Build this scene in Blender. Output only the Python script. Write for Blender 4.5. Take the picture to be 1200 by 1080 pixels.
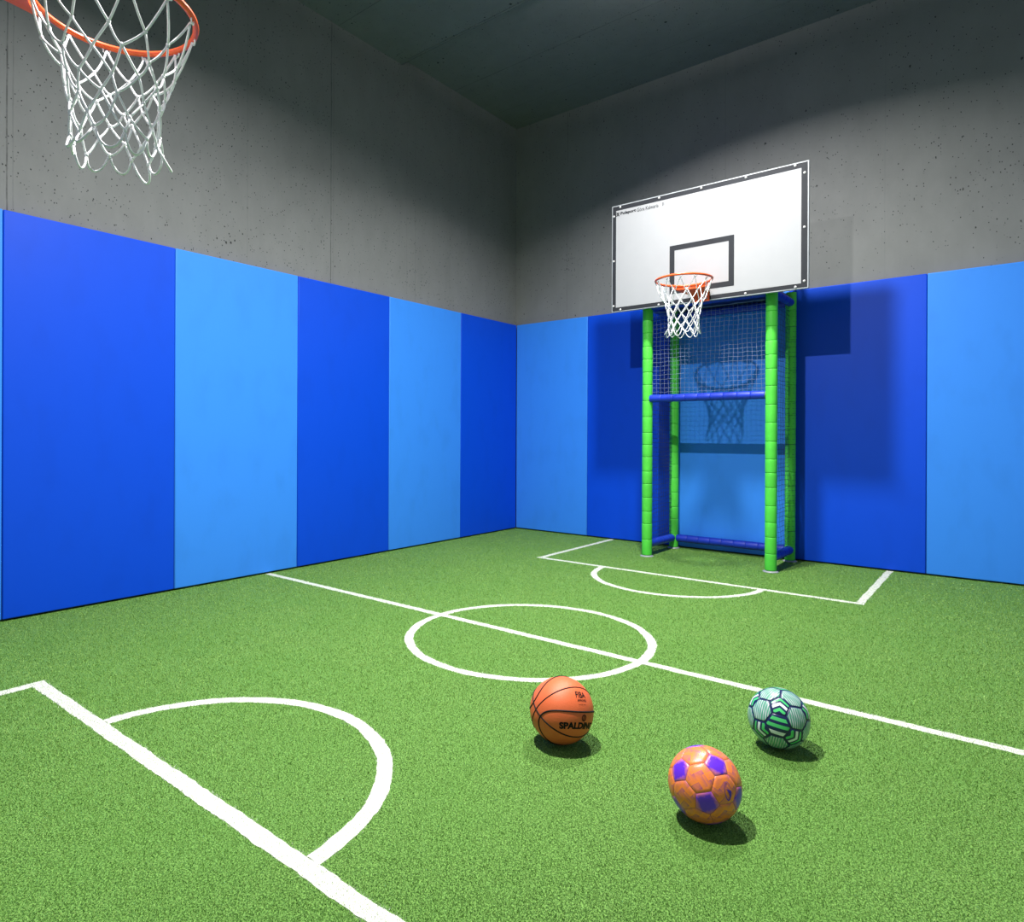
import bpy, bmesh, math, random
import numpy as np
from mathutils import Vector, Matrix
C = bpy.context.scene.collection
for o in list(bpy.data.objects): bpy.data.objects.remove(o)
random.seed(4); rng = np.random.default_rng(7)
PI = math.pi

# ---------------------------------------------------------------- camera
F, CX, CY, YAW, PIT, ROL = 770.213, 559.135, 510.631, .68441, -.0007, .0042
CAM = Vector((4.77417, -6.61755, 1.15))
fw = Vector((-math.sin(YAW)*math.cos(PIT), math.cos(YAW)*math.cos(PIT), math.sin(PIT)))
rt0 = Vector((math.cos(YAW), math.sin(YAW), 0)); up0 = rt0.cross(fw)
rt = rt0*math.cos(ROL)+up0*math.sin(ROL); up = -rt0*math.sin(ROL)+up0*math.cos(ROL)
cd = bpy.data.cameras.new('camera'); cam = bpy.data.objects.new('camera', cd); C.objects.link(cam)
cd.sensor_width = 36; cd.lens = F/1200*36; cd.shift_x = (600-CX)/1200; cd.shift_y = (CY-540)/1200
cd.clip_start = .02
m = Matrix((rt, up, -fw)).transposed().to_4x4(); m.translation = CAM; cam.matrix_world = m
bpy.context.scene.camera = cam

# ---------------------------------------------------------------- light
vs = bpy.context.scene.view_settings
bpy.context.scene.display_settings.display_device = 'sRGB'
vs.view_transform = 'Standard'; vs.look = 'None'; vs.gamma = 1; vs.use_curve_mapping = False
vs.exposure = 0.0
w = bpy.data.worlds.new('world'); bpy.context.scene.world = w; w.use_nodes = True
w.node_tree.nodes['Background'].inputs[0].default_value = (.72, .86, 1, 1)
w.node_tree.nodes['Background'].inputs[1].default_value = .34
def spot(name, loc, aim, power, cone, blend, radius, col=(1, 1, 1)):
    l = bpy.data.lights.new(name, 'SPOT'); o = bpy.data.objects.new(name, l); C.objects.link(o)
    l.energy = power; l.spot_size = math.radians(cone); l.spot_blend = blend; l.shadow_soft_size = radius; l.color = col
    o.location = loc; o.rotation_euler = (Vector(aim)-Vector(loc)).to_track_quat('-Z', 'Y').to_euler()
def area(name, loc, aim, power, size, spread, col=(1, 1, 1)):
    l = bpy.data.lights.new(name, 'AREA'); l.shape = 'DISK'; l.size = size; l.energy = power; l.color = col; l.spread = math.radians(spread)
    o = bpy.data.objects.new(name, l); C.objects.link(o); o.location = loc
    o.rotation_euler = (Vector(aim)-Vector(loc)).to_track_quat('-Z', 'Y').to_euler()
# two ceiling luminaires on the room's centre line, above the frame
area('ceiling_lamp_light', (2.87, -4.92, 4.33), (2.9, -4.9, 0), 312, .09, 168, (1, .985, .955))
area('ceiling_lamp_light', (2.80, -2.20, 4.70), (3.15, -2.0, 0), 218, .24, 146, (1, .985, .955))
area('ceiling_lamp_light', (2.80, -2.20, 4.775), (2.80, -2.20, 6), 60, .30, 180)      # added uplight, gives the slab above the lamp a soft glow

# ---------------------------------------------------------------- node helpers
def new_mat(name):
    mt = bpy.data.materials.new(name); mt.use_nodes = True
    nt = mt.node_tree; b = nt.nodes['Principled BSDF']
    return mt, nt, b
def N(nt, t, **kw):
    n = nt.nodes.new(t)
    for k, v in kw.items():
        if k.startswith('i_'):
            key = k[2:]; key = int(key) if key.isdigit() else key.replace('_', ' ')
            n.inputs[key].default_value = v
        else: setattr(n, k, v)
    return n
def val(nt, x, sock):
    if isinstance(x, (int, float)): sock.default_value = x
    else: nt.links.new(x, sock)
def M(nt, op, a, b=0., c=None, clamp=False):
    n = nt.nodes.new('ShaderNodeMath'); n.operation = op; n.use_clamp = clamp
    val(nt, a, n.inputs[0]); val(nt, b, n.inputs[1])
    if c is not None: val(nt, c, n.inputs[2])
    return n.outputs[0]
def mixc(nt, f, a, b, bt='MIX'):
    n = nt.nodes.new('ShaderNodeMix'); n.data_type = 'RGBA'; n.blend_type = bt
    val(nt, f, n.inputs[0])
    for x, s in ((a, n.inputs[6]), (b, n.inputs[7])):
        if isinstance(x, tuple): s.default_value = (*x, 1) if len(x) == 3 else x
        else: nt.links.new(x, s)
    return n.outputs[2]
def ramp(nt, x, pts, interp='LINEAR'):
    n = nt.nodes.new('ShaderNodeValToRGB'); n.color_ramp.interpolation = interp
    e = n.color_ramp.elements
    while len(e) < len(pts): e.new(.5)
    for el, (p, c) in zip(e, pts):
        el.position = p; el.color = (*c, 1) if isinstance(c, tuple) else (c, c, c, 1)
    nt.links.new(x, n.inputs[0]); return n.outputs[0]
def noise(nt, vec, scale, detail=3, rough=.5):
    n = N(nt, 'ShaderNodeTexNoise', i_Scale=scale, i_Detail=detail, i_Roughness=rough)
    nt.links.new(vec, n.inputs['Vector']); return n.outputs[0]
def bump(nt, b, h, strength, dist):
    n = N(nt, 'ShaderNodeBump', i_Strength=strength, i_Distance=dist)
    nt.links.new(h, n.inputs['Height']); nt.links.new(n.outputs[0], b.inputs['Normal'])
def objc(nt): return N(nt, 'ShaderNodeTexCoord').outputs['Object']
def mp(nt, vec, sc):
    n = N(nt, 'ShaderNodeMapping'); n.inputs['Scale'].default_value = sc; nt.links.new(vec, n.inputs[0]); return n.outputs[0]
def simple(name, col, rough=.5, metal=0., spec=.5, grain=0., var=1.):
    mt, nt, b = new_mat(name)
    b.inputs['Roughness'].default_value = rough; b.inputs['Metallic'].default_value = metal
    b.inputs['Specular IOR Level'].default_value = spec
    n = noise(nt, objc(nt), 9, 4)
    c = mixc(nt, ramp(nt, n, [(.3, 0.), (.7, 1.)]), tuple(x*(1-.10*var) for x in col), tuple(min(1, x*(1+.06*var)) for x in col))
    nt.links.new(c, b.inputs['Base Color'])
    if grain: bump(nt, b, noise(nt, objc(nt), grain, 2), .25, .001)
    return mt

def concrete(name, axis, seams, clusters, base=(.168, .174, .176)):
    # axis: index of the horizontal coordinate running along the wall
    mt, nt, b = new_mat(name)
    pos = N(nt, 'ShaderNodeNewGeometry').outputs['Position']
    sx = N(nt, 'ShaderNodeSeparateXYZ'); nt.links.new(pos, sx.inputs[0]); h = sx.outputs[axis]; z = sx.outputs[2]
    big = noise(nt, pos, 1.3, 5, .6); med = noise(nt, mp(nt, pos, (4, 4, 2)), 1.6, 5, .65); fine = noise(nt, pos, 60, 3)
    t = M(nt, 'ADD', M(nt, 'MULTIPLY', big, .5), M(nt, 'MULTIPLY', med, .5))
    col = mixc(nt, ramp(nt, t, [(.36, 0.), (.64, 1.)]), tuple(x*.90 for x in base), tuple(x*1.08 for x in base))
    col = mixc(nt, M(nt, 'MULTIPLY', fine, .18), col, (.16, .16, .155))
    # air-hole pits
    dens = None
    for (h0, z0, rh, rz) in clusters:
        d = M(nt, 'ADD', M(nt, 'POWER', M(nt, 'DIVIDE', M(nt, 'SUBTRACT', h, h0), rh), 2), M(nt, 'POWER', M(nt, 'DIVIDE', M(nt, 'SUBTRACT', z, z0), rz), 2))
        g = M(nt, 'SUBTRACT', 1, d, clamp=True)
        dens = g if dens is None else M(nt, 'MAXIMUM', dens, g)
    pits = None
    for sc, thr, size in ((11, .60, .12), (26, .62, .17), (60, .52, .2)):
        wn = N(nt, 'ShaderNodeTexVoronoi', i_Scale=sc); nt.links.new(mp(nt, pos, (1, 1, .75)), wn.inputs['Vector'])
        wv = N(nt, 'ShaderNodeSeparateColor'); nt.links.new(wn.outputs['Color'], wv.inputs[0])
        pt = M(nt, 'ADD', wv.outputs[0], M(nt, 'MULTIPLY', M(nt, 'SUBTRACT', noise(nt, pos, 1.7, 3), .5), .9))
        if dens is not None: pt = M(nt, 'ADD', pt, M(nt, 'MULTIPLY', dens, .35))
        keep = M(nt, 'MULTIPLY', M(nt, 'SUBTRACT', pt, thr, clamp=True), 3, clamp=True)
        rad = M(nt, 'MULTIPLY', M(nt, 'MULTIPLY', keep, M(nt, 'ADD', .35, wv.outputs[1])), size)
        dd = M(nt, 'ADD', wn.outputs['Distance'], M(nt, 'MULTIPLY', M(nt, 'SUBTRACT', noise(nt, pos, 90, 2), .5), .18))
        q = M(nt, 'MULTIPLY', M(nt, 'SUBTRACT', rad, dd, clamp=True), 30, clamp=True)
        pits = q if pits is None else M(nt, 'MAXIMUM', pits, q)
    # formwork joints: thin fading grooves
    ln = None
    wob = M(nt, 'MULTIPLY', M(nt, 'SUBTRACT', noise(nt, pos, 3, 4), .5), .012)
    for (h0, wd, st) in seams:
        a = M(nt, 'ABSOLUTE', M(nt, 'SUBTRACT', M(nt, 'ADD', h, wob), h0))
        q = M(nt, 'MULTIPLY', M(nt, 'SUBTRACT', 1, M(nt, 'DIVIDE', a, wd), clamp=True), st)
        ln = q if ln is None else M(nt, 'MAXIMUM', ln, q)
    if ln is None: ln = 0.
    brk = ramp(nt, noise(nt, mp(nt, pos, (1, 1, 2)), 5, 4, .7), [(.3, .25), (.6, 1.)])
    ln = M(nt, 'MULTIPLY', ln, N2s(nt, brk))
    dark = M(nt, 'MAXIMUM', pits, ln)
    col = mixc(nt, dark, col, (.028, .029, .03))
    nt.links.new(col, b.inputs['Base Color'])
    b.inputs['Roughness'].default_value = .72; b.inputs['Specular IOR Level'].default_value = .25
    hgt = M(nt, 'SUBTRACT', M(nt, 'ADD', M(nt, 'MULTIPLY', med, .25), M(nt, 'MULTIPLY', fine, .05)), dark)
    bump(nt, b, hgt, .5, .006)
    return mt
def N2s(nt, col):
    n = N(nt, 'ShaderNodeRGBToBW'); nt.links.new(col, n.inputs[0]); return n.outputs[0]

def vinyl(name, col, rough=.42, stain=.12):
    mt, nt, b = new_mat(name)
    pos = N(nt, 'ShaderNodeNewGeometry').outputs['Position']
    s = noise(nt, mp(nt, pos, (3.2, 3.2, 1.6)), 1.8, 3, .5)
    st = ramp(nt, s, [(.50, 0.), (.72, 1.)])
    c = mixc(nt, M(nt, 'MULTIPLY', N2s(nt, st), stain), col, tuple(x*.45 for x in col))
    nt.links.new(c, b.inputs['Base Color'])
    b.inputs['Roughness'].default_value = rough; b.inputs['Specular IOR Level'].default_value = .22
    h = M(nt, 'ADD', M(nt, 'MULTIPLY', noise(nt, pos, 260, 2), .12), noise(nt, mp(nt, pos, (1, 1, 1)), 4, 2))
    bump(nt, b, h, .10, .006)
    return mt

# ---------------------------------------------------------------- mesh helpers
class MB:
    def __init__(s): s.v = []; s.f = []; s.mi = []; s.sm = []
    def add(s, vs_, fs, mi=0, smooth=False):
        o = len(s.v); s.v += [tuple(v) for v in vs_]
        for f in fs: s.f.append(tuple(i+o for i in f)); s.mi.append(mi); s.sm.append(smooth)
    def box(s, a, b, mi=0):
        x0, y0, z0 = a; x1, y1, z1 = b
        s.add([(x0,y0,z0),(x1,y0,z0),(x1,y1,z0),(x0,y1,z0),(x0,y0,z1),(x1,y0,z1),(x1,y1,z1),(x0,y1,z1)],
              [(0,3,2,1),(4,5,6,7),(0,1,5,4),(1,2,6,5),(2,3,7,6),(3,0,4,7)], mi)
    def tube(s, pts, r, n=8, closed=False, caps=True, mi=0, smooth=True):
        pts = [Vector(p) for p in pts]; k = len(pts); R = r if isinstance(r, (list, tuple)) else [r]*k
        vs_ = []; prev = None
        for i, p in enumerate(pts):
            a = pts[(i-1) % k] if (closed or i > 0) else p; b = pts[(i+1) % k] if (closed or i < k-1) else p
            t = (b-a).normalized()
            if prev is None:
                q = Vector((0, 0, 1)) if abs(t.z) < .9 else Vector((1, 0, 0)); u = t.cross(q).normalized()
            else:
                u = (prev - t*prev.dot(t)); u = u.normalized() if u.length > 1e-9 else t.orthogonal().normalized()
            prev = u; w_ = t.cross(u)
            for j in range(n):
                an = 2*PI*j/n; vs_.append(p+(u*math.cos(an)+w_*math.sin(an))*R[i])
        fs = []
        for i in range(k if closed else k-1):
            for j in range(n):
                i2 = (i+1) % k; fs.append((i*n+j, i*n+(j+1) % n, i2*n+(j+1) % n, i2*n+j))
        if not closed and caps: fs.append(tuple(range(n))[::-1]); fs.append(tuple((k-1)*n+j for j in range(n)))
        s.add(vs_, fs, mi, smooth)
    def lathe(s, prof, n=20, mat=Matrix(), mi=0, caps=True, smooth=True):
        vs_ = []; k = len(prof)
        for (r, z) in prof:
            for j in range(n): vs_.append(mat @ Vector((r*math.cos(2*PI*j/n), r*math.sin(2*PI*j/n), z)))
        fs = [(i*n+j, i*n+(j+1) % n, (i+1)*n+(j+1) % n, (i+1)*n+j) for i in range(k-1) for j in range(n)]
        if caps: fs.append(tuple(range(n))[::-1]); fs.append(tuple((k-1)*n+j for j in range(n)))
        s.add(vs_, fs, mi, smooth)
    def ball(s, c, r, seg=8, ring=6, mi=0, sc=(1, 1, 1)):
        c = Vector(c); vs_ = []
        for i in range(1, ring):
            a = PI*i/ring
            for j in range(seg):
                vs_.append(c+Vector((r*sc[0]*math.sin(a)*math.cos(2*PI*j/seg), r*sc[1]*math.sin(a)*math.sin(2*PI*j/seg), r*sc[2]*math.cos(a))))
        fs = [(i*seg+j, (i+1)*seg+j, (i+1)*seg+(j+1) % seg, i*seg+(j+1) % seg) for i in range(ring-2) for j in range(seg)]
        t = len(vs_); vs_ += [c+Vector((0, 0, r*sc[2])), c-Vector((0, 0, r*sc[2]))]
        fs += [(t, j, (j+1) % seg) for j in range(seg)] + [(t+1, (ring-2)*seg+(j+1) % seg, (ring-2)*seg+j) for j in range(seg)]
        s.add(vs_, fs, mi, True)
    def build(s, name, mats, parent=None, loc=None):
        me = bpy.data.meshes.new(name); me.from_pydata(s.v, [], s.f); me.update()
        for mm in (mats if isinstance(mats, list) else [mats]): me.materials.append(mm)
        me.polygons.foreach_set('material_index', s.mi); me.polygons.foreach_set('use_smooth', s.sm)
        return link(name, me, parent, loc)
def link(name, me, parent=None, loc=None):
    o = bpy.data.objects.new(name, me); C.objects.link(o)
    if parent is not None: o.parent = parent
    if loc is not None: o.location = loc
    return o
def bevel(o, w_, seg=2):
    md = o.modifiers.new('bevel', 'BEVEL'); md.width = w_; md.segments = seg; md.limit_method = 'ANGLE'
    for p in o.data.polygons: p.use_smooth = True
    try: o.data.set_sharp_from_angle(angle=math.radians(30))
    except Exception: pass
    return o
def thing(name, label, cat, loc=(0, 0, 0), group=None):
    o = bpy.data.objects.new(name, None); C.objects.link(o); o.location = loc; o.empty_display_size = .1
    return tag(o, label, cat, group)
def tag(o, label, cat, group=None):
    o['label'] = label; o['category'] = cat
    if group: o['group'] = group
    return o
def struct(o): o['kind'] = 'structure'; return o
def copy_tree(o, parent=None):
    c = o.copy(); C.objects.link(c); c.parent = parent
    for ch in list(o.children): copy_tree(ch, c)
    return c

# ================================================================ SETTING
W, L, H = 5.28, 7.0, 5.0      # x to the right wall, y to the near wall
PT = .05                       # pad thickness; pad faces lie in x=0 and y=0
# ---- concrete walls
m_wall_l = concrete('concrete_left_wall', 1, [(-5.312,.006,.8),(-5.28,.004,.35),(-3.668,.006,.18),(-2.825,.007,.75),(-2.80,.012,.15),(-1.859,.006,.14),(-1.736,.006,.25),(-1.2,.006,.12)],
    [(-4.08,2.69,.07,.06),(-5.33,2.72,.09,.12),(-2.83,2.70,.07,.06),(-1.56,2.73,.11,.12),(-3.8,2.8,.12,.2)])
m_wall_b = concrete('concrete_back_wall', 0, [(.691,.006,.35),(1.03,.006,.15),(1.629,.006,.16),(2.528,.007,.22),(3.9,.006,.1)],
    [(4.58,3.3,.13,.32),(4.57,3.17,.1,.12),(.75,3.22,.2,.2),(.52,2.68,.14,.16),(3.49,3.73,.1,.08),(3.92,4.09,.12,.08),(4.8,3.5,.12,.1),(3.57,4.08,.08,.06)])
b = MB(); b.box((-.25, -L-.3, -.1), (-PT, PT+.2, H)); wl = struct(b.build('wall_left', m_wall_l))
b = MB(); b.box((-PT, PT, -.1), (W+.6, PT+.2, H)); wb = struct(b.build('wall_back', m_wall_b))
# ---- ceiling: two slabs of shuttered concrete with a step at the joint
def ceiling_mat():
    mt = concrete('concrete_ceiling', 1, [(-1.94, .018, 1.), (-1.13, .007, .6), (-2.75, .006, .7), (-.42, .006, .35), (-3.55, .007, .4), (-4.4, .006, .4)], [(-2.0, 0, .08, 20)], base=(.15, .162, .175))
    return mt
m_ceil = ceiling_mat()
b = MB(); b.box((-.25, -1.93, 4.975), (W+.6, PT+.2, 5.2)); ce = struct(b.build('ceiling', m_ceil))
b = MB(); b.box((-.25, -L-.3, 4.91), (W+.6, -1.945, 5.2)); s = b.build('ceiling_slab', m_ceil, ce)
b = MB(); b.box((-.05, -1.97, 4.903), (W+.6, -1.945, 4.915)); s = b.build('joint_strip', m_ceil, ce)

for x, y, z, rd in ((2.87, -4.92, 4.33, .07), (2.80, -2.20, 4.70, .14)):     # bodies of the two hanging lamps
    b = MB(); b.lathe([(rd, z+.008), (rd+.02, z+.015), (rd+.02, z+.05), (rd*.6, z+.06)], 24, Matrix.Translation((x, y, 0)))
    b.tube([(x, y, z+.05), (x, y, 4.98)], .008, 8); b.build('lamp_housing', simple('black_lamp_metal', (.02, .02, .022), .4, .5), ce)
# ---- floor: artificial turf
GR = (.15, .36, .062)
def turf_mat(name, a, b_, c_, sc):
    mt, nt, b = new_mat(name)
    pos = N(nt, 'ShaderNodeNewGeometry').outputs['Position']
    n1 = noise(nt, pos, sc, 2, .6); n2 = noise(nt, pos, 2.2, 4, .6)
    c = mixc(nt, N2s(nt, ramp(nt, n1, [(.41, 0.), (.59, 1.)])), a, b_)
    c = mixc(nt, M(nt, 'MULTIPLY', N2s(nt, ramp(nt, n2, [(.35, 0.), (.7, 1.)])), .35), c, c_)
    nt.links.new(c, b.inputs['Base Color'])
    b.inputs['Roughness'].default_value = .62; b.inputs['Specular IOR Level'].default_value = .25
    if 'base' in name: bump(nt, b, n1, .8, .008)
    return mt
m_turf_base = turf_mat('turf_base', (.035, .105, .010), (.18, .36, .07), (.09, .23, .03), 190)
m_turf_blade = turf_mat('turf_blade', (.045, .135, .012), (.36, .56, .155), (.12, .29, .045), 250)
m_line = turf_mat('white_turf_fibre', (.47, .51, .41), (.68, .71, .61), (.58, .62, .52), 320)
b = MB(); b.box((-.25, -L-.3, -.12), (W+.6, PT+.2, 0)); floor = struct(b.build('floor', m_turf_base))

# white markings inlaid in the turf, each with its own strip and fibres
LW = .029     # half width
lines = []    # (name, kind, params)
lines.append(('halfway_line', 'seg', (0.0, -3.497, W+.5, -3.497)))
lines.append(('centre_circle', 'arc', (2.62, -3.50, .685, 0, 2*PI)))
lines.append(('box_side_line', 'seg', (1.318, 0., 1.318, -1.43+LW)))
lines.append(('box_side_line', 'seg', (3.955, 0., 3.955, -1.43+LW)))
lines.append(('box_front_line', 'seg', (1.318-LW, -1.43, 3.955+LW, -1.43)))
lines.append(('box_arc', 'arc', (2.65, -1.43, .665, PI, 2*PI)))
lines.append(('box_side_line', 'seg', (1.305, -L-.2, 1.305, -5.55-LW)))
lines.append(('box_front_line', 'seg', (1.305-LW, -5.55, 3.97+LW, -5.55)))
lines.append(('box_side_line', 'seg', (3.97, -L-.2, 3.97, -5.55-LW)))
lines.append(('box_arc', 'arc', (2.64, -5.55, .672, 0, PI)))
def lw(ln): return .0305 if ln[2][1] < -5 and ln[1] == 'seg' else (.029 if ln[2][1] < -5 else .0265)
def on_line(x, y, ln):
    k, p = ln[1], ln[2]; LW = lw(ln)
    if k == 'seg':
        x0, y0, x1, y1 = p; dx, dy = x1-x0, y1-y0; l = math.hypot(dx, dy)
        t = ((x-x0)*dx+(y-y0)*dy)/l; d = np.abs((x-x0)*dy-(y-y0)*dx)/l
        return (t >= 0) & (t <= l) & (d < LW)
    cx, cy, R, a0, a1 = p
    d = np.abs(np.hypot(x-cx, y-cy)-R) < LW
    if a1-a0 < 6.2:
        d &= (y > cy+LW) if a0 == 0 else (y < cy-LW)
    return d
def blades(x, y, wd, ht):
    n = len(x); a = rng.uniform(0, 2*PI, n); lx = rng.normal(0, .45, n)*ht; ly = rng.normal(0, .45, n)*ht
    v = np.empty((n, 3, 3), np.float32); ca, sa = np.cos(a)*wd/2, np.sin(a)*wd/2
    v[:, 0] = np.stack([x-ca, y-sa, np.zeros(n)], 1); v[:, 1] = np.stack([x+ca, y+sa, np.zeros(n)], 1)
    v[:, 2] = np.stack([x+lx, y+ly, ht*np.ones(n)], 1)
    return v
def tri_mesh(name, v):
    n = len(v); me = bpy.data.meshes.new(name); me.vertices.add(n*3); me.loops.add(n*3); me.polygons.add(n)
    me.vertices.foreach_set('co', v.reshape(-1)); me.loops.foreach_set('vertex_index', np.arange(n*3, dtype=np.int32))
    me.polygons.foreach_set('loop_start', np.arange(0, n*3, 3, dtype=np.int32))
    try: me.polygons.foreach_set('loop_total', np.full(n, 3, np.int32))
    except Exception: pass
    me.update(); me.validate(); return me
# candidate blades: density falls with the square of the distance from where the photographer stood
NB = 900000
r0, r1 = 1.35, 8.6
rr = r0*(r1/r0)**rng.random(NB); aa = YAW+PI/2+rng.uniform(-.86, .86, NB)
bx = CAM.x+rr*np.cos(aa); by = CAM.y+rr*np.sin(aa)
ok = (bx > .004) & (bx < W+.5) & (by < -.004) & (by > -L-.2)
bx, by, rr = bx[ok], by[ok], rr[ok]
lod = np.clip(rr/2.6, .75, 2.2)
wd = .0022*lod; ht = (.0035+.004*rng.random(len(bx)))*np.clip(lod, .8, 1.15)
white = np.full(len(bx), -1)
jx = bx+rng.normal(0, .0034, len(bx)); jy = by+rng.normal(0, .0034, len(bx))
jx = jx+.0022*np.sin(by*47)+.0018*np.sin(bx*61+2); jy = jy+.0022*np.sin(bx*53+1)+.0018*np.sin(by*71)
for i, ln in enumerate(lines): white[(white < 0) & on_line(jx, jy, ln)] = i
g = white < 0
me = tri_mesh('turf_fibre', blades(bx[g], by[g], wd[g], ht[g])); me.materials.append(m_turf_blade)
o = link('turf_fibre', me, floor); o['kind'] = 'stuff'
for i, ln in enumerate(lines):
    LW = lw(ln)
    if ln[1] == 'seg':
        x0, y0, x1, y1 = ln[2]; n = max(4, int(math.hypot(x1-x0, y1-y0)/.02)); nx, ny = -(y1-y0), (x1-x0); l = math.hypot(nx, ny); nx /= l; ny /= l
        P = [(x0+(x1-x0)*k/n, y0+(y1-y0)*k/n, nx, ny) for k in range(n+1)]
    else:
        cx, cy, R, a0, a1 = ln[2]; d = 0 if a1-a0 > 6.2 else LW/R; n = 220 if a1-a0 > 6.2 else 110
        P = [(cx+R*math.cos(a), cy+R*math.sin(a), math.cos(a), math.sin(a)) for a in [a0+d+(a1-a0-2*d)*k/n for k in range(n+1)]]
    mb = MB(); v = []; f = []
    zt = .0012 if 'circle' not in ln[0] else .0008
    for k, (x, y, nx, ny) in enumerate(P):
        for sgn in (-1, 1):
            h = sgn*(LW-.0015+random.uniform(-.0025, .0025)+.0018*math.sin(k*.37+sgn)); v += [(x+nx*h, y+ny*h, -.002), (x+nx*h, y+ny*h, zt)]
    for k in range(len(P)-1):
        a = 4*k; f += [(a, a+4, a+5, a+1), (a+1, a+5, a+7, a+3), (a+3, a+7, a+6, a+2)]
    mb.add(v, f)
    sel = white == i
    if sel.any():
        bv = blades(bx[sel], by[sel], wd[sel], ht[sel]*.95).reshape(-1, 3)
        mb.add([tuple(map(float, q)) for q in bv], [(3*k, 3*k+1, 3*k+2) for k in range(len(bv)//3)])
    mb.build(ln[0], m_line, floor)

# ================================================================ WALL PADS
DB = (.0005, .060, .60); LB = (.036, .230, .80)
m_dark = vinyl('dark_blue_vinyl', DB, .48, .10); m_light = vinyl('light_blue_vinyl', LB, .45, .12)
PH = 2.517
def pad(a, b_, on_left, mat, label, grp):
    g = .0015; mb = MB()
    if on_left: mb.box((-PT+.001, a+g, .012), (0, b_-g, PH)); loc = (0, (a+b_)/2, 0)
    else: mb.box((a+g, 0, .012), (b_-g, PT-.001, PH)); loc = ((a+b_)/2, 0, 0)
    mb.v = [(x-loc[0], y-loc[1], z) for x, y, z in mb.v]
    o = mb.build('wall_pad', mat, loc=loc); bevel(o, .007, 3); return tag(o, label, 'wall pad', grp)
G1, G2 = 'vinyl pads along the left wall', 'vinyl pads along the back wall'
pad(-1.0545, 0, True, m_dark, 'dark blue padded panel in the corner, last one on the left wall', G1)
pad(-2.140, -1.0545, True, m_light, 'light blue padded panel nearer the corner of the two on the left wall', G1)
pad(-3.2105, -2.140, True, m_dark, 'dark blue padded panel between the two light ones on the left wall', G1)
pad(-4.2795, -3.2105, True, m_light, 'wide light blue padded panel where the halfway line meets the left wall', G1)
pad(-5.343, -4.2795, True, m_dark, 'widest dark blue padded panel below the near hoop at the left', G1)
pad(-6.41, -5.343, True, m_light, 'thin light blue strip of padded panel at the left photo edge', G1)
pad(0, .997, False, m_light, 'light blue padded panel in the corner, first one on the back wall', G2)
pad(.997, 2.07, False, m_dark, 'dark blue padded panel left of the green cage posts', G2)
pad(2.07, 3.14, False, m_light, 'light blue padded panel seen through the netting inside the cage', G2)
pad(3.14, 4.213, False, m_dark, 'shadowed dark blue padded panel right of the cage', G2)
pad(4.213, 5.283, False, m_light, 'light blue padded panel at the right edge of the photo', G2)

# ================================================================ HOOPS
m_board = simple('white_laminate', (.315, .322, .336), .55, 0, .12, 0., .15)
m_grey = simple('dark_grey_print', (.024, .026, .031), .6, 0, .12)
m_silver = simple('silver_edge', (.30, .32, .34), .5, .1)
m_bolt = simple('white_bolt_cap', (.50, .50, .50), .4)
m_orange = simple('orange_powder_coat', (.83, .105, .018), .35)
m_rope = simple('white_nylon_rope', (.80, .81, .82), .7, 0, .3, 900)
m_steel = simple('grey_steel', (.18, .19, .20), .4, .8)
m_ink = simple('black_ink', (.006, .007, .010), .6, 0, .12)

def text_mesh(s, size, bold=0., res=3):
    cu = bpy.data.curves.new('txt', 'FONT'); cu.body = s; cu.size = size; cu.align_x = 'CENTER'; cu.align_y = 'CENTER'
    cu.offset = bold; cu.resolution_u = res
    o = bpy.data.objects.new('txt', cu); C.objects.link(o)
    dg = bpy.context.evaluated_depsgraph_get(); dg.update()
    me = bpy.data.meshes.new_from_object(o.evaluated_get(dg)); bpy.data.objects.remove(o)
    vs_ = [tuple(v.co) for v in me.vertices]; fs = [tuple(p.vertices) for p in me.polygons]
    xs = [v[0] for v in vs_]; ys = [v[1] for v in vs_]; cx = (min(xs)+max(xs))/2; cy = (min(ys)+max(ys))/2
    return [(v[0]-cx, v[1]-cy) for v in vs_], fs, max(xs)-min(xs), max(ys)-min(ys)

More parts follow.
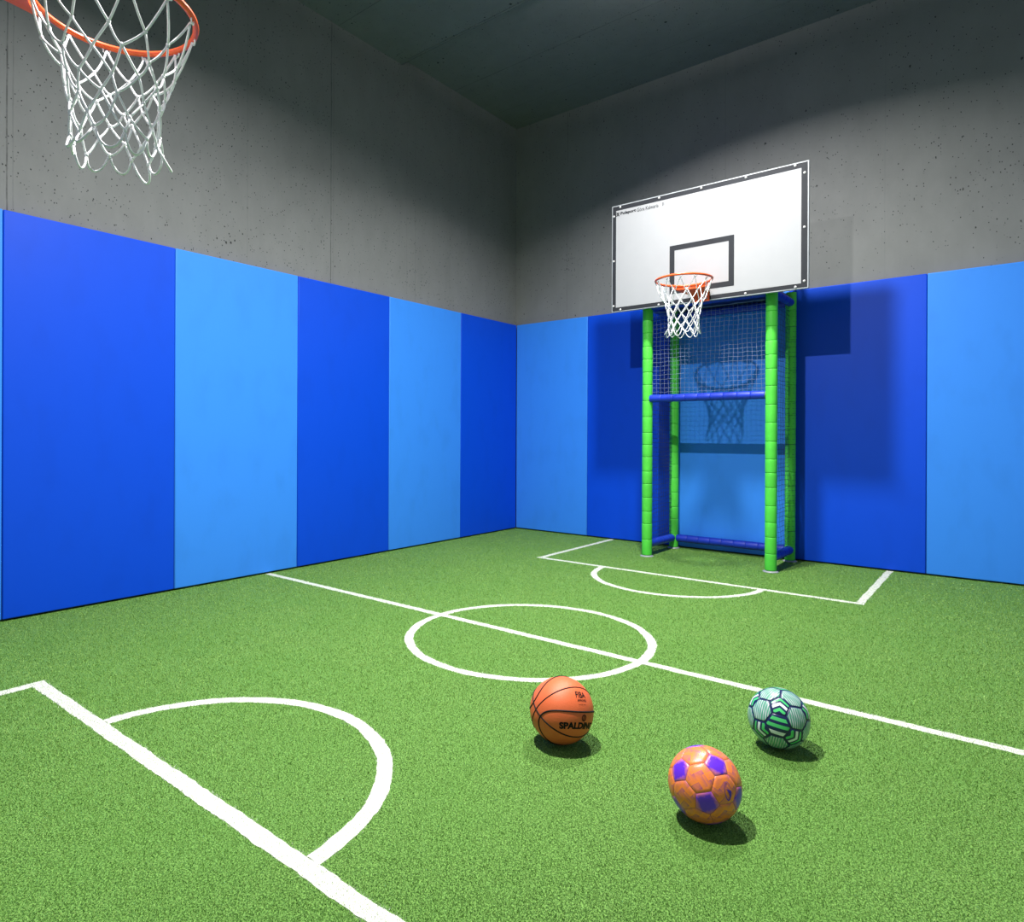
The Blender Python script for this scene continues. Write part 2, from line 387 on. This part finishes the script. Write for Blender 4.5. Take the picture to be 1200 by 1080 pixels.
def make_hoop(label, seed, slack):
    rnd = random.Random(seed)
    # origin: middle of the board's lower edge, front face at y=0, board faces -y
    t = thing('basketball_hoop', label, 'basketball hoop')
    bw, bh = 1.735, 1.02; x0, x1 = -bw/2, bw/2
    mb = MB(); mb.box((x0, 0, 0), (x1, .022, bh)); bd = mb.build('backboard', m_silver, t); bevel(bd, .003)
    mb = MB(); e = .010; mb.box((x0+e, -.0012, e), (x1-e, .004, bh-e)); mb.build('border', m_grey, bd)
    i = .046; mb = MB(); mb.box((x0+i, -.0024, .044), (x1-.056, .003, bh-.052)); mb.build('white_face', m_board, bd)
    mb = MB(); sx, z0, z1, k = .286, .100, .535, .046; y = -.0034
    mb.box((-sx, y, z0), (sx, -.001, z0+k)); mb.box((-sx, y, z1-k), (sx, -.001, z1))
    mb.box((-sx, y, z0+k), (-sx+k, -.001, z1-k)); mb.box((sx-k, y, z0+k), (sx, -.001, z1-k))
    mb.build('target_square', m_grey, bd)
    for (x, z) in [(-.78, bh-.022), (-.39, bh-.022), (0, bh-.022), (.38, bh-.022), (.765, bh-.022), (-.846, .92), (-.846, .49), (-.846, .06), (.835, .925), (.835, .49), (.835, .06),
                   (-.775, .020), (-.39, .020), (.38, .020), (.77, .020)]:
        mb = MB(); mb.ball((x, -.0015, z), .0105, 10, 6, sc=(1, .55, 1)); mb.build('bolt', m_bolt, bd)
    # lettering in the upper left corner
    zt = bh-.088; mb = MB()
    for s, xa, xb, bold in (('Polsport', -.775, -.618, .0014), ('G\u00f3ra Kalwaria', -.607, -.395, -.0004)):
        v, f, wd_, ht_ = text_mesh(s, .05, bold+.0006); kx = (xb-xa)/wd_; kz = .036/ht_ if s[0] == 'P' else .034/ht_
        mb.add([((xa+xb)/2+a*kx, -.0036, zt+c*kz) for a, c in v], f); mb.build('lettering', m_ink, bd); mb = MB()
    mb = MB(); mb.box((-.355, -.003, zt-.016), (-.350, -.0025, zt+.018)); mb.box((-.345, -.003, zt-.010), (-.342, -.0025, zt+.014))
    mb.build('printed_mark', m_ink, bd); mb = MB()
    v, f, wd_, ht_ = text_mesh('X', .05, .004)
    mb.add([(-.803+a*.036/wd_, -.0036, zt+c*.038/ht_) for a, c in v], f)
    mb.box((-.822, -.0036, zt-.004), (-.8165, -.003, zt+.004)); mb.box((-.7895, -.0036, zt-.004), (-.784, -.003, zt+.004))
    mb.build('printed_emblem', m_ink, bd)
    # rim bracket: wall plate, gusset, side flanges
    RZ = .117; RY = -.387; R = .225
    mb = MB(); mb.box((-.078, -.009, -.004), (.078, -.003, .118)); pl = mb.build('rim_bracket', m_orange, t); bevel(pl, .002)
    mb = MB(); n = 16; v = []; f = []
    for k in range(n+1):      # curved gusset from plate to rim
        a = PI*.5-.80+1.6*k/n; xr = R*math.cos(a); yr = RY+R*math.sin(a); xp = .078*(xr/(R*math.cos(PI*.5-.80)))
        v += [(xr, yr, RZ-.006), (xr, yr, RZ-.030), (xp, -.009, RZ-.012), (xp, -.009, RZ-.060)]
    for k in range(n):
        a = 4*k; f += [(a, a+4, a+6, a+2), (a+1, a+3, a+7, a+5), (a, a+1, a+5, a+4)]
    f += [(0, 2, 3, 1), (4*n, 4*n+1, 4*n+3, 4*n+2)]
    mb.add(v, f); mb.build('gusset', m_orange, pl)
    for (x, z) in ((-.055, .02), (.055, .02), (-.055, .065), (.055, .065)):
        mb = MB(); mb.ball((x, -.010, z), .008, 8, 5, sc=(1, .6, 1)); mb.build('bolt', m_bolt, pl)
    mb = MB(); mb.tube([(R*math.cos(a), RY+R*math.sin(a), RZ) for a in [2*PI*k/64 for k in range(64)]], .0095, 12, closed=True)
    rim = mb.build('rim', m_orange, t)
    NS = 12
    for k in range(NS):
        a = 2*PI*(k+.5)/NS; mb = MB(); c = Vector((R*math.cos(a), RY+R*math.sin(a), RZ-.009)); tn = Vector((-math.sin(a), math.cos(a), 0))
        mb.tube([c-tn*.011, c-tn*.009+Vector((0, 0, -.010)), c+Vector((0, 0, -.014)), c+tn*.009+Vector((0, 0, -.010)), c+tn*.011], .0028, 6)
        mb.build('net_hook', m_rope, rim)
    # net: crossing strands knotted level by level
    prof = [(0, .219), (-.105, .180), (-.170, .150), (-.228, .132), (-.284, .122), (-.338, .119), (-.390, .126)]
    nodes = []
    for l, (z, r) in enumerate(prof):
        row = []
        for k in range(NS):
            a = 2*PI*(k+.5+.5*(l % 2))/NS; j = 0 if l == 0 else slack
            rr_ = r*(1+rnd.uniform(-.07, .07)*j); aa_ = a+rnd.uniform(-.09, .09)*j
            row.append(Vector((rr_*math.cos(aa_), RY+rr_*math.sin(aa_), RZ-.018+z+rnd.uniform(-.012, .012)*j)))
        nodes.append(row)
    mb = MB(); rr_ = .0036
    def strand(a, b_, sag=0.):
        mid = (a+b_)/2; ctr = Vector((0, RY, mid.z)); outd = (mid-ctr).normalized()
        pts = []
        bow = rnd.uniform(-.006, .008)*slack+sag
        for q in range(6):
            u = q/5; p = a.lerp(b_, u); s_ = 4*u*(1-u); p = p+outd*(.003*s_)+Vector((0, 0, -bow*s_)); pts.append(p)
        mb.tube(pts, rr_, 6)
    for l in range(len(prof)-1):
        for k in range(NS):
            a = nodes[l][k]
            for k2 in ((k, (k-1) % NS) if l % 2 == 0 else ((k+1) % NS, k)): strand(a, nodes[l+1][k2], .004)
    last = len(prof)-1
    for k in range(NS):      # bottom loops
        a = nodes[last][k]; b_ = nodes[last][(k+1) % NS]; mid = (a+b_)/2; outd = (mid-Vector((0, RY, mid.z))).normalized()
        flare = rnd.uniform(-.2, 1.2)*.03; dep = .052+rnd.uniform(-.014, .012)
        pts = []
        for q in range(9):
            u = q/8; p = a.lerp(b_, u); s_ = (4*u*(1-u))**.7; p = p+outd*flare*s_+Vector((0, 0, -dep*s_)); pts.append(p)
        mb.tube(pts, rr_, 6)
    for l in range(1, len(prof)):
        for p in nodes[l]: mb.ball(p, .0062, 6, 5, sc=(1, 1, 1.25))
    net = mb.build('net', m_rope, t)
    # steel arms carrying the board from the wall behind
    for x in (-.5, .5):
        mb = MB(); mb.tube([(x, .022, .70), (x, .94, .70)], .022, 8); mb.tube([(x, .03, .12), (x, .94, .66)], .014, 8)
        mb.build('mounting_arm', m_steel, t)
    return t
hoop = make_hoop('basketball hoop on the white backboard above the green cage', 11, .5)
hoop.location = (2.640, -.900, 2.335)
hoop2 = make_hoop('large orange hoop with white net at the top left of the photo', 5, 1.)
hoop2.location = (2.64, -6.147, 2.325); hoop2.rotation_euler = (0, 0, PI)

# ================================================================ GOAL CAGE
m_green = simple('green_foam_vinyl', (.085, .60, .055), .5, 0, .35)
m_blue = simple('royal_blue_vinyl', (.012, .040, .50), .42, 0, .4)
m_tie = simple('grey_cable_tie', (.30, .36, .45), .4)
m_gtie = simple('dark_green_gap', (.02, .16, .02), .6)
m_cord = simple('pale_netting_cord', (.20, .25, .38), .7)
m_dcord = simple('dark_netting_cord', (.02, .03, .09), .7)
cage = thing('goal_cage', 'tall green post cage with blue bars and netting below the backboard', 'goal', (2.615, -.70, 0))
ox, oy = 2.615, -.70
XL, XR, YF, YB, ZT = 2.053-ox, 3.177-ox, 0., .62, 2.44
def sleeve(parent, p0, p1, r, mat, name='foam_segment', squash=.975):
    p0, p1 = Vector(p0), Vector(p1); ax = p1-p0; l = ax.length
    mt_ = Matrix.Translation(p0) @ ax.to_track_quat('Z', 'Y').to_matrix().to_4x4()
    e = .007; mb = MB()
    prof = [(r*.93, .0006), (r*squash, .0016), (r*.995, e), (r, l*.3), (r*1.004, l*.6), (r*.995, l-e), (r*squash, l-.0016), (r*.93, l-.0006)]
    mb.lathe(prof, 18, mt_); return mb.build(name, mat, parent)
def post(x, y, r, ztop):
    mb = MB(); mb.lathe([(r*.84, 0), (r*.84, ztop-.01)], 12, Matrix.Translation((x, y, 0))); core = mb.build('post', m_gtie, cage)
    mb = MB(); mb.lathe([(r+.016, 0), (r+.016, .004), (r+.004, .010), (r-.008, .014)], 20, Matrix.Translation((x, y, 0))); mb.build('base_ring', m_silver, core)
    z = .014; rs = random.Random(int(x*1000+y*77))
    while z < ztop-.05:
        l = min(.137+rs.uniform(-.022, .024), ztop-z)
        if ztop-z-l < .05: l = ztop-z
        sleeve(core, (x, y, z), (x, y, z+l), r*rs.uniform(.98, 1.01), m_green); z += l
    return core
for x, y, r in ((XL, YF, .0485), (XR, YF, .0485), (XL+.01, YB, .046), (XR, YB, .046)): post(x, y, r, ZT+.04)
def bar(p0, p1, r, n):
    p0, p1 = Vector(p0), Vector(p1); mb = MB(); mb.tube([p0, p1], r*.84, 12); core = mb.build('crossbar', m_tie, cage)
    for k in range(n): sleeve(core, p0.lerp(p1, k/n), p0.lerp(p1, (k+1)/n), r, m_blue, squash=.975)
    return core
bar((XL+.035, YF-.012, 1.508), (XR-.045, YF-.012, 1.508), .036, 9)
bar((XL+.045, YF, 2.385), (XR-.045, YF, 2.385), .036, 9)
bar((XL+.045, YB, .108), (XR-.045, YB, .108), .038, 9)
bar((XL+.045, YB, 2.385), (XR-.045, YB, 2.385), .036, 9)
for x in (XL, XR):
    bar((x, YF+.045, .118), (x, YB-.03, .108), .040, 4)
    bar((x, YF+.045, 2.39), (x, YB-.03, 2.385), .038, 4)
mb = MB(); mb.box((XL, YF+.02, 2.428), (XR, YB+.076, 2.440)); bevel(mb.build('added_roof_shade', simple('navy_roof_shade', (.006, .012, .10), .5), cage), .002)  # unseen sheet added to shade the cage top, run back to the pads
def netting(name, org, ud, vd_, ul, vl, step, mat, rad, seed):
    rs = random.Random(seed); org, ud, vd_ = Vector(org), Vector(ud), Vector(vd_); nd = ud.cross(vd_)
    nu, nv = max(2, round(ul/step)), max(2, round(vl/step)); mb = MB()
    def P(i, j):
        u, v = i/nu, j/nv; h = math.sin(i*12.9+j*7.3)*.002
        return org+ud*(ul*u+math.sin(j*.9+i*.31)*.0025)+vd_*(vl*v-.010*math.sin(PI*u)*math.sin(j*.7)+math.sin(i*1.7+j*.2)*.0025)+nd*(.008*math.sin(PI*u)*math.sin(PI*v)+h)
    for j in range(nv+1): mb.tube([P(i, j) for i in range(nu+1)], rad, 4, smooth=False)
    for i in range(nu+1): mb.tube([P(i, j) for j in range(nv+1)], rad, 4, smooth=False)
    return mb.build(name, mat, cage)
netting('front_netting', (XL+.045, YF+.012, 1.53), (1, 0, 0), (0, 0, 1), XR-XL-.09, .80, .0405, m_cord, .00105, 1)
netting('side_netting', (XL, YF+.045, .15), (0, 1, 0), (0, 0, 1), YB-YF-.09, 2.19, .0405, m_dcord, .0014, 2)
netting('side_netting', (XR, YF+.045, .15), (0, 1, 0), (0, 0, 1), YB-YF-.09, 2.19, .0405, m_dcord, .0014, 3)
mb = MB(); mb.tube([(XL+.045+(XR-XL-.09)*k/20, YF+.012, 2.325+.003*math.sin(k*2.2)) for k in range(21)], .0022, 5); mb.build('lacing_cord', m_cord, cage)
for x in (XL, XR):
    mb = MB(); k = 0; z = .17
    while z < 2.33:
        mb.tube([(x+.047*math.cos(a), YB+.047*math.sin(a), z+.02*a/6.28) for a in [i*PI/4 for i in range(9)]], .0016, 4); z += .047
    mb.build('lacing_cord', m_dcord, cage)

# ================================================================ BALLS
def view_basis(c):
    n = (CAM-Vector(c)).normalized(); r = (rt-n*rt.dot(n)).normalized(); u = n.cross(r); return r, u, n   # picture right, up, towards the camera
def vdir(c, x, y, ctr, rad):
    a = (x-ctr[0])/rad[0]; b_ = (ctr[1]-y)/rad[1]; q = math.sqrt(max(0, 1-a*a-b_*b_)); r, u, n = view_basis(c)
    return (r*a+u*b_+n*q).normalized()
def lonlat(c, lon, lat):
    r, u, n = view_basis(c); return r*(math.sin(lon)*math.cos(lat))+u*math.sin(lat)+n*(math.cos(lon)*math.cos(lat))
def wrap_text(mb, c, R, s, lon, lat, wdt, hgt, bold=0., rot=0., res=3):
    v, f, w0, h0 = text_mesh(s, 1., bold, res)
    bm = bmesh.new(); vs_ = [bm.verts.new((a*wdt/w0, b_*hgt/h0, 0)) for a, b_ in v]
    for q in f:
        try: bm.faces.new([vs_[i] for i in q])
        except ValueError: pass
    wrap_bm(mb, bm, c, R, lon, lat, rot)
def wrap_bm(mb, bm, c, R, lon, lat, rot=0.):
    bmesh.ops.triangulate(bm, faces=bm.faces[:])
    for _ in range(2):
        ed = [e for e in bm.edges if e.calc_length() > .05]
        if ed: bmesh.ops.subdivide_edges(bm, edges=ed, cuts=1); bmesh.ops.triangulate(bm, faces=bm.faces[:])
    bm.verts.ensure_lookup_table(); bm.verts.index_update()
    cr, sr = math.cos(rot), math.sin(rot)
    pts = [lonlat(c, lon+(v.co.x*cr-v.co.y*sr)/math.cos(lat), lat+v.co.x*sr+v.co.y*cr)*(R+.0009) for v in bm.verts]
    mb.add(pts, [[v.index for v in q.verts] for q in bm.faces]); bm.free()

# ---- basketball
BC, BR = Vector((3.465, -4.505, .1225)), .1188
mt, nt, bs = new_mat('orange_pebbled_rubber')
vor = N(nt, 'ShaderNodeTexVoronoi', i_Scale=340); nt.links.new(objc(nt), vor.inputs['Vector'])
nt.links.new(mixc(nt, noise(nt, objc(nt), 14, 3), (.60, .105, .030), (.72, .145, .045)), bs.inputs['Base Color'])
bs.inputs['Roughness'].default_value = .5; bs.inputs['Specular IOR Level'].default_value = .4
bump(nt, bs, vor.outputs['Distance'], .35, .0012); m_bball = mt
m_seam = simple('black_rubber_seam', (.008, .007, .008), .6, 0, .2)
bb = thing('basketball', 'orange basketball with black seams on the turf beside the centre circle', 'ball', BC)
mb = MB(); mb.ball((0, 0, 0), BR, 64, 40); mb.build('shell', m_bball, bb)
vz = ((485, 527), (313, 330))
P = vdir(BC, 240, 520, *vz); A = P.cross(vdir(BC, 550, 770, *vz)).normalized(); Q = A.cross(P).normalized()
def bd_(lon, lat): return (P*math.cos(lon)+Q*math.sin(lon))*math.cos(lat)+A*math.sin(lat)
RS = BR-.0008; nn = 96
mb = MB(); mb.tube([bd_(2*PI*k/nn, 0)*RS for k in range(nn)], .0030, 8, closed=True); mb.build('seam', m_seam, bb)
mb = MB(); mb.tube([(P*math.cos(2*PI*k/nn)+A*math.sin(2*PI*k/nn))*RS for k in range(nn)], .0026, 8, closed=True); mb.build('seam', m_seam, bb)
for s in (1, -1):
    mb = MB(); mb.tube([bd_(s*PI/2+math.radians(75)*math.cos(t), math.radians(46)*math.sin(t))*RS for t in [2*PI*k/nn for k in range(nn)]], .0033, 8, closed=True)
    mb.build('seam', m_seam, bb)
mb = MB(); R_ = math.radians
for a_ in (('SPALDING', 34, -26.2, 72, 12.2, .05, -1), ('FIBA', 41, 25.5, 21, 11, .02, -3), ('APPROVED', 41, 15.5, 20, 3.8, .02, -2), ('GAME BALL', 41, 8.6, 18, 1.7, 0., -1)):
    mb = MB(); wrap_text(mb, BC, BR, a_[0], *[R_(q) for q in a_[1:5]], a_[5], R_(a_[6])); mb.build('lettering', m_ink, bb)
mb = MB(); bm = bmesh.new(); k0 = 28       # ringed emblem above the name
o_ = [bm.verts.new((R_(5.2)*math.cos(2*PI*k/k0), R_(5.6)*math.sin(2*PI*k/k0), 0)) for k in range(k0)]
i_ = [bm.verts.new((R_(3.7)*math.cos(2*PI*k/k0), R_(4.1)*math.sin(2*PI*k/k0), 0)) for k in range(k0)]
for k in range(k0): bm.faces.new((o_[k], o_[(k+1) % k0], i_[(k+1) % k0], i_[k]))
for ax_, aw in ((-1.1, .55), (1.0, .55)):
    bm.faces.new([bm.verts.new((R_(ax_+q*aw+1.0*(p > 0)-.5), R_(p), 0)) for q, p in ((-1, -3.6), (1, -3.6), (1, 3.6), (-1, 3.6))])
wrap_bm(mb, bm, BC, BR, R_(43), R_(-13.2))
mb.build('printed_emblem', m_ink, bb)

# ---- truncated icosahedron panels
PHI = (1+5**.5)/2
IV = [Vector(v).normalized() for v in [(0,1,PHI),(0,-1,PHI),(0,1,-PHI),(0,-1,-PHI),(1,PHI,0),(-1,PHI,0),(1,-PHI,0),(-1,-PHI,0),(PHI,0,1),(-PHI,0,1),(PHI,0,-1),(-PHI,0,-1)]]
adj = [[j for j in range(12) if j != i and IV[i].dot(IV[j]) > .4] for i in range(12)]
tris = [(i, j, k) for i in range(12) for j in adj[i] if j > i for k in adj[i] if k > j and k in adj[j]]
def order(pts, c):
    a = c.orthogonal().normalized(); b_ = c.cross(a); return sorted(pts, key=lambda p: math.atan2(p.dot(b_), p.dot(a)))
panels = [('pent', IV[i], order([(IV[i]*2+IV[j]).normalized() for j in adj[i]], IV[i])) for i in range(12)]
for t_ in tris:
    c_ = (IV[t_[0]]+IV[t_[1]]+IV[t_[2]]).normalized()
    panels.append(('hex', c_, order([(IV[a]*2+IV[b_]).normalized() for a in t_ for b_ in t_ if a != b_], c_)))
def kabsch(src, dst):
    U, S_, Vt = np.linalg.svd(sum(np.outer(d, s) for s, d in zip(src, dst)))
    D = np.diag([1, 1, np.linalg.det(U @ Vt)]); return Matrix((U @ D @ Vt).tolist())
def panel_mesh(kind, c, poly, Rm_, R, mats, mi, upd):
    c = Rm_ @ c; poly = [Rm_ @ p for p in poly]; n = len(poly); ns = 3
    rim_ = [poly[i].lerp(poly[(i+1) % n], k/ns) for i in range(n) for k in range(ns)]
    e1 = (upd-c*upd.dot(c)).normalized(); e0 = e1.cross(c)     # e1 up, e0 right as seen from outside
    size = (poly[0]-c).length
    rings = [(.4, 0), (.75, 0), (.955, -.0001), (.99, -.0012)]
    v = [c*R]; uv = [(0, 0, 0)]
    for s, dr in rings:
        for p in rim_:
            q = c.lerp(p, s).normalized(); v.append(q*(R+dr)); d = q-c
            uv.append((d.dot(e0)/size, d.dot(e1)/size, s))
    m_ = len(rim_); f = [(0, 1+k, 1+(k+1) % m_) for k in range(m_)]
    for r_ in range(len(rings)-1):
        a = 1+r_*m_; f += [(a+k, a+m_+k, a+m_+(k+1) % m_, a+(k+1) % m_) for k in range(m_)]
    me = bpy.data.meshes.new('panel'); me.from_pydata(v, [], f); me.update()
    # outward faces
    if me.polygons[0].normal.dot(c) < 0: me.flip_normals()
    me.polygons.foreach_set('use_smooth', [True]*len(f))
    at = me.attributes.new('pc', 'FLOAT_VECTOR', 'POINT'); at.data.foreach_set('vector', [x for q in uv for x in q])
    me.materials.append(mats[mi]); return me
def pc(nt):
    a = N(nt, 'ShaderNodeAttribute', attribute_name='pc'); s = N(nt, 'ShaderNodeSeparateXYZ'); nt.links.new(a.outputs['Vector'], s.inputs[0]); return a.outputs['Vector'], s.outputs
def ballmat(name, colfn, rough=.38, grain=300):
    mt, nt, b = new_mat(name); v, s = pc(nt); nt.links.new(colfn(nt, v, s), b.inputs['Base Color'])
    b.inputs['Roughness'].default_value = rough; b.inputs['Specular IOR Level'].default_value = .5
    vo = N(nt, 'ShaderNodeTexVoronoi', i_Scale=grain); nt.links.new(objc(nt), vo.inputs['Vector']); bump(nt, b, vo.outputs['Distance'], .2, .0008)
    return mt
OR = (.88, .23, .03); PU = (.11, .018, .58); NV = (.006, .016, .075); LG = (.07, .55, .16); WH = (.72, .76, .78)
def c_orange_hex(nt, v, s):
    z = M(nt, 'ADD', M(nt, 'MULTIPLY', s[1], 1.25), M(nt, 'MULTIPLY', M(nt, 'PINGPONG', M(nt, 'ADD', s[0], 1.1), .55), 1.15))
    fr = M(nt, 'FRACT', M(nt, 'ADD', z, .35)); g = noise(nt, v, 40, 2)
    k = M(nt, 'MULTIPLY', M(nt, 'POWER', fr, 1.3), M(nt, 'ADD', .55, M(nt, 'MULTIPLY', g, .65)))
    z2 = M(nt, 'FRACT', M(nt, 'ADD', M(nt, 'MULTIPLY', s[0], .9), M(nt, 'MULTIPLY', M(nt, 'PINGPONG', M(nt, 'ADD', s[1], 1.3), .5), .9)))
    k = M(nt, 'MULTIPLY', k, N2s(nt, ramp(nt, z2, [(0, .35), (.5, 1.), (.56, .15), (1., 1.)])))
    return mixc(nt, k, OR, (.24, .045, .22))
def c_orange_pent(nt, v, s):
    q = M(nt, 'MAXIMUM', M(nt, 'ABSOLUTE', M(nt, 'ADD', M(nt, 'MULTIPLY', s[0], .8), M(nt, 'MULTIPLY', s[1], .55))), M(nt, 'ABSOLUTE', M(nt, 'SUBTRACT', M(nt, 'MULTIPLY', s[1], .8), M(nt, 'MULTIPLY', s[0], .55))))
    q = M(nt, 'ADD', q, M(nt, 'MULTIPLY', M(nt, 'SUBTRACT', noise(nt, v, 3, 1), .5), .35))
    k = N2s(nt, ramp(nt, q, [(.50, 1.), (.54, .75), (.64, .62), (.78, .30)]))
    return mixc(nt, k, (.70, .18, .10), PU)
m_oh = ballmat('orange_purple_zigzag', c_orange_hex, .34); m_op = ballmat('purple_patch', c_orange_pent, .34)
def border(nt, s, col, w_=.84): return mixc(nt, M(nt, 'GREATER_THAN', s[2], w_), col, NV)
def c_marble(nt, v, s):
    wv = N(nt, 'ShaderNodeTexWave', i_Scale=1.6, i_Distortion=3.5, i_Detail=3.); wv.inputs['Detail Scale'].default_value = .6
    nt.links.new(mp(nt, v, (1, .12, .0)), wv.inputs['Vector'])
    th = M(nt, 'SINE', M(nt, 'ADD', M(nt, 'MULTIPLY', s[0], 38), M(nt, 'MULTIPLY', M(nt, 'SINE', M(nt, 'MULTIPLY', s[1], 3)), 3)))
    a = mixc(nt, N2s(nt, ramp(nt, wv.outputs['Fac'], [(.25, 0.), (.7, 1.)])), (.05, .33, .18), (.50, .56, .55))
    a = mixc(nt, M(nt, 'MULTIPLY', M(nt, 'GREATER_THAN', th, .2), .6), a, (.05, .16, .17))
    return border(nt, s, a, .89)
def c_chevron(nt, v, s):
    z = M(nt, 'ADD', s[1], M(nt, 'MULTIPLY', M(nt, 'ABSOLUTE', s[0]), .62))
    z = M(nt, 'ADD', M(nt, 'MULTIPLY', z, .42), .5)
    a = ramp(nt, z, [(0, NV), (.30, LG), (.43, NV), (.53, WH), (.66, NV), (.745, LG), (.86, NV)], 'CONSTANT')
    return border(nt, s, a)
def c_stripe(nt, v, s):
    z = M(nt, 'ADD', M(nt, 'MULTIPLY', M(nt, 'ADD', s[1], M(nt, 'MULTIPLY', s[0], .1)), .5), .5)
    a = ramp(nt, z, [(0, NV), (.14, WH), (.28, NV), (.42, LG), (.56, NV), (.68, LG), (.82, NV)], 'CONSTANT')
    return border(nt, s, a, .88)
m_gm = ballmat('green_grey_marbled', c_marble, .3); m_gc = ballmat('navy_green_chevron', c_chevron, .3); m_gs = ballmat('navy_green_stripe', c_stripe, .3)
m_oseam = simple('dark_orange_seam', (.30, .07, .06), .5); m_gseam = simple('navy_seam', NV, .5)
def soccer(name, label, C_, R, Rm_, mats, seam, pick, updf):
    t = thing(name, label, 'ball', C_)
    mb = MB(); mb.ball((0, 0, 0), R-.0012, 48, 32); mb.build('bladder', seam, t)
    for kind, c, poly in panels:
        mi = pick(kind, Rm_ @ c); me = panel_mesh(kind, c, poly, Rm_, R, mats, mi, updf(kind, Rm_ @ c)); link('panel', me, t)
    return t
def v3(a): return np.array(tuple(a))
i0 = 0; j0 = adj[0][0]; k0_ = [k for k in adj[0] if k in adj[j0]]
def chir(i, j, k): return IV[i].cross(IV[j]).dot(IV[k]) > 0
# orange ball: purple pentagons at three seen spots
OC, ORr = Vector((4.060, -4.656, .1085)), .1055
vz = ((408, 430), (310, 333))
d1, d2, d3 = [vdir(OC, x, y, *vz) for x, y in ((210, 300), (525, 280), (420, 590))]
kk = [k for k in k0_ if chir(0, j0, k) == (d1.cross(d2).dot(d3) > 0)][0]
Ro = kabsch([v3(IV[0]), v3(IV[j0]), v3(IV[kk])], [v3(d1), v3(d2), v3(d3)])
ob = soccer('football', 'orange football with purple patches, the nearest ball on the turf', OC, ORr, Ro, [m_oh, m_op], m_oseam,
            lambda k, c: 1 if k == 'pent' else 0, lambda k, c: (up+rt*.35*math.sin(7*c.x+3*c.z)).normalized())
bm = bmesh.new(); nk = 40; ov = []      # swirl emblem: broken ring thickening into a wedge
for k in range(nk):
    a = math.radians(35)+math.radians(318)*k/(nk-1); th = .010+.030*max(0, (k/(nk-1)-.35))
    ro = (.105, .235); ca, sa = math.cos(a), math.sin(a)
    ov.append((bm.verts.new((ro[0]*ca, ro[1]*sa, 0)), bm.verts.new(((ro[0]-th)*ca, (ro[1]-th*1.3)*sa, 0))))
for k in range(nk-1): bm.faces.new((ov[k][0], ov[k+1][0], ov[k+1][1], ov[k][1]))
bm.faces.new([bm.verts.new((x, y, 0)) for x, y in ((-.045, .06), (.105, -.0), (.085, -.14), (.04, -.20), (.02, -.06))])
mb = MB(); wrap_bm(mb, bm, OC, ORr, R_(36), R_(-10.5), R_(7))
mb.build('emblem', simple('purple_ink', (.06, .015, .42), .4), ob)
# green ball
GC, GRr = Vector((4.104, -4.023, .1095)), .1065
vz = ((437, 472), (335, 333))
e1_, e2_, e3_ = [vdir(GC, x, y, *vz) for x, y in ((450, 340), (215, 570), (590, 690))]
kk = [k for k in k0_ if chir(0, j0, k) == (e1_.cross(e2_).dot(e3_) > 0)][0]
Rg = kabsch([v3(IV[0]), v3(IV[j0]), v3(IV[kk])], [v3(e1_), v3(e2_), v3(e3_)])
ctr_g = ((Rg @ IV[0])+(Rg @ IV[j0])+(Rg @ IV[kk])).normalized()
def pick_g(k, c):
    if k == 'pent': return 1
    if c.dot(ctr_g) > .98: return 2
    return 0 if c.dot(ctr_g) > -.2 or c.x > 0 else 2
def up_g(k, c):
    if k == 'pent':       # chevrons point away from the striped panel
        d = c-ctr_g*c.dot(ctr_g); return d.normalized() if d.length > .05 else up
    r, u, n = view_basis(GC)
    if c.dot(ctr_g) > .98: return (u+r*.22).normalized()
    return (u*.95+r*.3*(1 if c.dot(r) < 0 else -.2)).normalized()
gb = soccer('football', 'green, white and navy football touching the halfway line', GC, GRr, Rg, [m_gm, m_gc, m_gs], m_gseam, pick_g, up_g)
